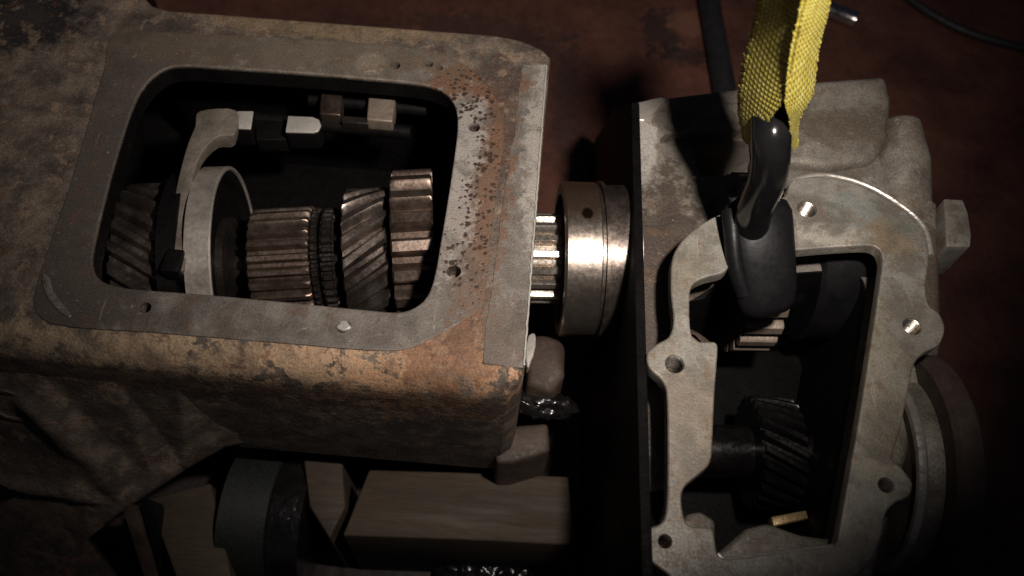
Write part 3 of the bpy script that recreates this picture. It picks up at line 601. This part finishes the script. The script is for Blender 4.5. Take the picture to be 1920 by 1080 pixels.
link('drum', lathe(AX.o, AX.d, [(AX.at(1540, rd * .9), rd * .45), (AX.at(1545, rd * .9), rd * .86), (AX.at(1552, rd * .9), rd * .9), (AX.at(1650, rd * .9), rd * .9)], 80), 'dull_black_steel', dr)
CA = Axis(P(1340, 845, -.125), P(1540, 850, -.125))
cs = thing('countershaft_gear', 'black oily helical gear low in the aluminium housing', 'gear', CA.pt(.05) - Vector((0, 0, .055)))
rc = px_r(112, CA.pt(.05) + Vector((0, -.02, .045)))
link('toothed_rim', gear(CA.o, CA.d, CA.at(1436, rc), CA.at(1520, rc), rc, 24, .007, helix=.4), 'oiled_black_steel', cs)
rs2 = px_r(50, CA.o + Vector((0, -.01, .02)))
link('shaft', lathe(CA.o, CA.d, [(CA.at(1290, rs2), rs2), (CA.at(1424, rs2), rs2), (CA.at(1425, rs2), rs2 * 1.15), (CA.at(1432, rs2), rs2 * 1.15), (CA.at(1434, rs2), rs2 * .7), (CA.at(1560, rs2), rs2 * .7)], 48), 'oiled_black_steel', cs)
bt = tag(link('brass_key', extr([P(x, y, -.085) for x, y in [(1446, 968), (1512, 956), (1517, 972), (1450, 988)]], Vector((0, 0, -.012)), .0012), 'brass'), 'small brass bar at the lower end of the housing opening', 'bar')

# ================================================================== hook and lifting strap
hk = thing('lifting_hook', 'glossy black steel lifting hook reaching into the aluminium housing', 'hook', P(1425, 560, -.02))
hp = [P(1440, 310, .03), P(1436, 235, .07), P(1443, 205, .105), P(1446, 240, .108), P(1446, 275, .100), P(1444, 310, .086), P(1436, 345, .068), P(1422, 378, .047), P(1411, 410, .025), P(1408, 450, .000)]
link('hook_rod', tube(curve(hp, 8), [.0125] * 73, 24), 'black_hook_paint', hk)
def flat_tube(path, wid, thk, wdir, n=28, e=2.6):
    bm = bmesh.new(); rows = []; k = len(path)
    for i, p in enumerate(path):
        t = (path[min(i + 1, k - 1)] - path[max(i - 1, 0)]).normalized(); wv = (wdir - t * wdir.dot(t)).normalized(); nv = wv.cross(t).normalized()
        row = []
        for j in range(n):
            a = 2 * math.pi * j / n; c, q = math.cos(a), math.sin(a)
            row.append(bm.verts.new(p + wv * math.copysign(abs(c) ** (2 / e), c) * wid[i] + nv * math.copysign(abs(q) ** (2 / e), q) * thk[i]))
        rows.append(row)
    for a, b in zip(rows, rows[1:]): skin(bm, a, b)
    bm.faces.new(rows[0]); bm.faces.new(rows[-1]); return bm
ctl = [((1416, 374), .016, 36, .006), ((1418, 384), .016, 58, .010), ((1421, 400), .014, 63, .013), ((1424, 440), .008, 63, .014), ((1428, 490), -.004, 62, .014), ((1432, 540), -.016, 60, .014), ((1437, 570), -.024, 53, .013), ((1440, 584), -.028, 40, .010), ((1441, 590), -.030, 18, .004)]
cp = [P(x, y, z) for (x, y), z, _, _ in ctl]
link('hook_shank', flat_tube(cp, [px_r(c[2], p) for c, p in zip(ctl, cp)], [c[3] for c in ctl], Vector((1, 0, 0))), 'dull_black_steel', hk, 60)
sd = [P(x, y, z) for x, y, z in [(1370, 395, .018), (1374, 440, .012), (1380, 500, -.001), (1396, 552, -.014)]]
link('shank_rib', tube(curve(sd, 6), [.0065] * 19, 14), 'dull_black_steel', hk, 60)

sp_ = thing('lifting_strap', 'yellow woven lifting strap looped through the black hook', 'strap', P(1450, 230, .09))
Ys = P(1450, 230, .10).y - .012
def band(name, rows, thick=.0032):
    """rows: (left px, right px, Y of left edge, Y of right edge) from bottom to top"""
    bm = bmesh.new(); NX = 10; grid = []
    L_ = curve([PY(r[0][0], r[0][1], Ys + r[2]) for r in rows], 24); R2_ = curve([PY(r[1][0], r[1][1], Ys + r[3]) for r in rows], 24)
    for i, (a, b) in enumerate(zip(L_, R2_)):
        row = []
        for j in range(NX + 1):
            t = j / NX; p = a.lerp(b, t); p.y -= .003 * math.sin(math.pi * t)
            if j in (0, NX): p += Vector((.0005 * math.sin(i * 2.6) + .0003 * random.uniform(-1, 1), 0, .0004 * random.uniform(-1, 1)))
            row.append(p)
        grid.append(row)
    fv = [[bm.verts.new(p) for p in r] for r in grid]; bv = [[bm.verts.new(p + Vector((0, thick, .0))) for p in r] for r in grid]
    k = len(grid)
    for i in range(k - 1):
        for j in range(NX):
            bm.faces.new((fv[i][j], fv[i][j + 1], fv[i + 1][j + 1], fv[i + 1][j])); bm.faces.new((bv[i][j], bv[i + 1][j], bv[i + 1][j + 1], bv[i][j + 1]))
        bm.faces.new((fv[i][0], fv[i + 1][0], bv[i + 1][0], bv[i][0])); bm.faces.new((fv[i][NX], bv[i][NX], bv[i + 1][NX], fv[i + 1][NX]))
    for j in range(NX):
        bm.faces.new((fv[0][j], bv[0][j], bv[0][j + 1], fv[0][j + 1])); bm.faces.new((fv[-1][j], fv[-1][j + 1], bv[-1][j + 1], bv[-1][j]))
    uvl = bm.loops.layers.uv.new('weave'); tot = {}
    for i in range(k):
        for j in range(NX + 1): tot[fv[i][j]] = tot[bv[i][j]] = (j / NX, i * (L_[-1] - L_[0]).length / k / .034)
    for f in bm.faces:
        for l in f.loops: l[uvl].uv = tot[l.vert]
    return link(name, bm, 'yellow_webbing', sp_, 60)
band('strap_band', [((1394, 264), (1408, 264), .014, .004), ((1384, 205), (1462, 200), .020, -.010), ((1392, 130), (1482, 140), .022, -.016), ((1412, 50), (1500, 50), .024, -.020), ((1428, -30), (1520, -30), .026, -.022), ((1470, -200), (1570, -200), .026, -.022)])
band('strap_band', [((1484, 276), (1497, 272), -.006, .010), ((1480, 222), (1499, 226), -.010, .012), ((1472, 188), (1524, 178), -.014, .018), ((1482, 100), (1536, 92), -.018, .022), ((1498, 30), (1552, 30), -.020, .024), ((1512, -30), (1565, -30), -.022, .026), ((1560, -200), (1615, -200), -.022, .026)])

# ================================================================== things on the floor and below
tag(link('black_bar', tube([P(1318, -60, ZF + .016), P(1362, 190, ZF + .016)], .016, 20), 'black_rubber'), 'black round bar lying on the red brown floor', 'bar')
tag(link('thin_cable', tube(curve([P(x, y, ZF + .007) for x, y in [(1660, -40), (1740, 22), (1830, 66), (1960, 100)]], 8), .0065, 12), 'black_rubber'), 'thin black cable curving across the dark floor', 'cable')
c0, c1 = P(1540, 12, ZF + .0135), P(1606, 38, ZF + .0135)
so = thing('wrench_socket', 'small chrome wrench socket lying on the floor behind the strap', 'socket', P(1570, 28, ZF))
dd = (c1 - c0); ln = dd.length
link('socket_wall', lathe(c0, dd, [(0, .009), (0, .0115), (ln * .45, .0115), (ln * .5, .0125), (ln - .001, .0125), (ln, .0115), (ln, .009), (ln - .02, .009)], 32, closed=False), 'chrome', so)

def slab(name, px, z, th, m, label, cat, bev=.002): return tag(link(name, extr([P(x, y, z) for x, y in px], Vector((0, 0, -th)), bev), m), label, cat)
slab('wooden_plank', [(642, 1004), (692, 880), (860, 885), (1066, 893), (1080, 1022), (860, 1012)], -.222, .136, 'old_wood', 'worn brown wooden plank under the rusty case', 'plank')
slab('wooden_wedge', [(566, 836), (640, 840), (648, 950), (618, 1010), (580, 950)], -.235, .124, 'old_wood', 'pointed brown wooden wedge beside the plank', 'wedge')
slab('support_block', [(930, 800), (1028, 792), (1032, 846), (960, 868), (930, 868)], -.16, .198, 'brown_iron', 'brown support block between the rusty case and black flange', 'block', .004)
# small oily lumps and pale chip in the gap between the housings
br = slab('gap_bracket', [(988, 640), (1010, 618), (1056, 640), (1062, 716), (1030, 730), (990, 722)], -.13, .228, 'brown_iron', 'brown lug in the gap under the bearing', 'lug', .010)
roughen(br, .005, 60)
tag(roughen(link('gasket_scrap', extr(smooth_loop([P(x, y, -.118) for x, y in [(992, 628), (1003, 626), (1004, 650), (996, 676), (988, 690), (986, 660)]], 3), Vector((0, 0, -.012)), .001), 'lug_steel'), .001, 200), 'pale torn gasket scrap in the gap beside the case end', 'gasket')
bm = bmesh.new(); bmesh.ops.create_icosphere(bm, subdivisions=4, radius=1)
cc = P(1020, 760, -.16)
bmesh.ops.transform(bm, matrix=Matrix.Translation(cc) @ Matrix.Diagonal((.028, .012, .012, 1)), verts=bm.verts)
tag(roughen(link('oily_rag', bm, 'black_oil', None, 60), .004, 150), 'black oil soaked rag wedged in the gap', 'rag')
bm = bmesh.new(); bmesh.ops.create_icosphere(bm, subdivisions=5, radius=1)
bmesh.ops.transform(bm, matrix=Matrix.Translation(P(910, 1050, -.345)) @ Matrix.Diagonal((.05, .045, .022, 1)), verts=bm.verts)
tag(roughen(link('oily_rag', bm, 'black_oil', None, 60), .006, 110), 'crumpled oil soaked black rag on the floor below the plank', 'rag')
# stand under the left end
stn = thing('steel_stand', 'dark angle iron stand under the lower left of the case', 'stand', P(300, 1010, ZF))
for (a, b, m) in (((238, 944), (300, 1140), 'brown_iron'), ((270, 935), (330, 1140), 'dull_black_steel')):
    pa, pb = P(*a, -.215), P(*b, -.328)
    dirn = pb - pa
    link('leg', extr([pa + Vector((-.006, 0, 0)), pa + Vector((.006, 0, 0)), pb + Vector((.006, 0, 0)), pb + Vector((-.006, 0, 0))], Vector((0, .004, -.03)), .001), m, stn)
slab('brown_board', [(276, 935), (395, 905), (440, 1110), (340, 1110)], -.25, .108, 'old_wood', 'dull brown board leaning below the bell flare', 'board')
dm = thing('oil_drum', 'dull green grey round canister under the rusty case', 'canister', P(470, 960, ZF))
DA = Axis(P(400, 960, -.296), P(560, 975, -.296))
rdm = .062
link('canister_wall', lathe(DA.o, DA.d, [(DA.at(405, rdm), rdm * .9), (DA.at(408, rdm), rdm), (DA.at(498, rdm), rdm), (DA.at(500, rdm), rdm * .9)], 64), 'green_grey_paint', dm)
link('canister_cap', lathe(DA.o, DA.d, [(DA.at(499, rdm), rdm * .9), (DA.at(502, rdm), rdm * .97), (DA.at(562, rdm), rdm * .97), (DA.at(564, rdm), rdm * .85)], 64), 'black_oil', dm)
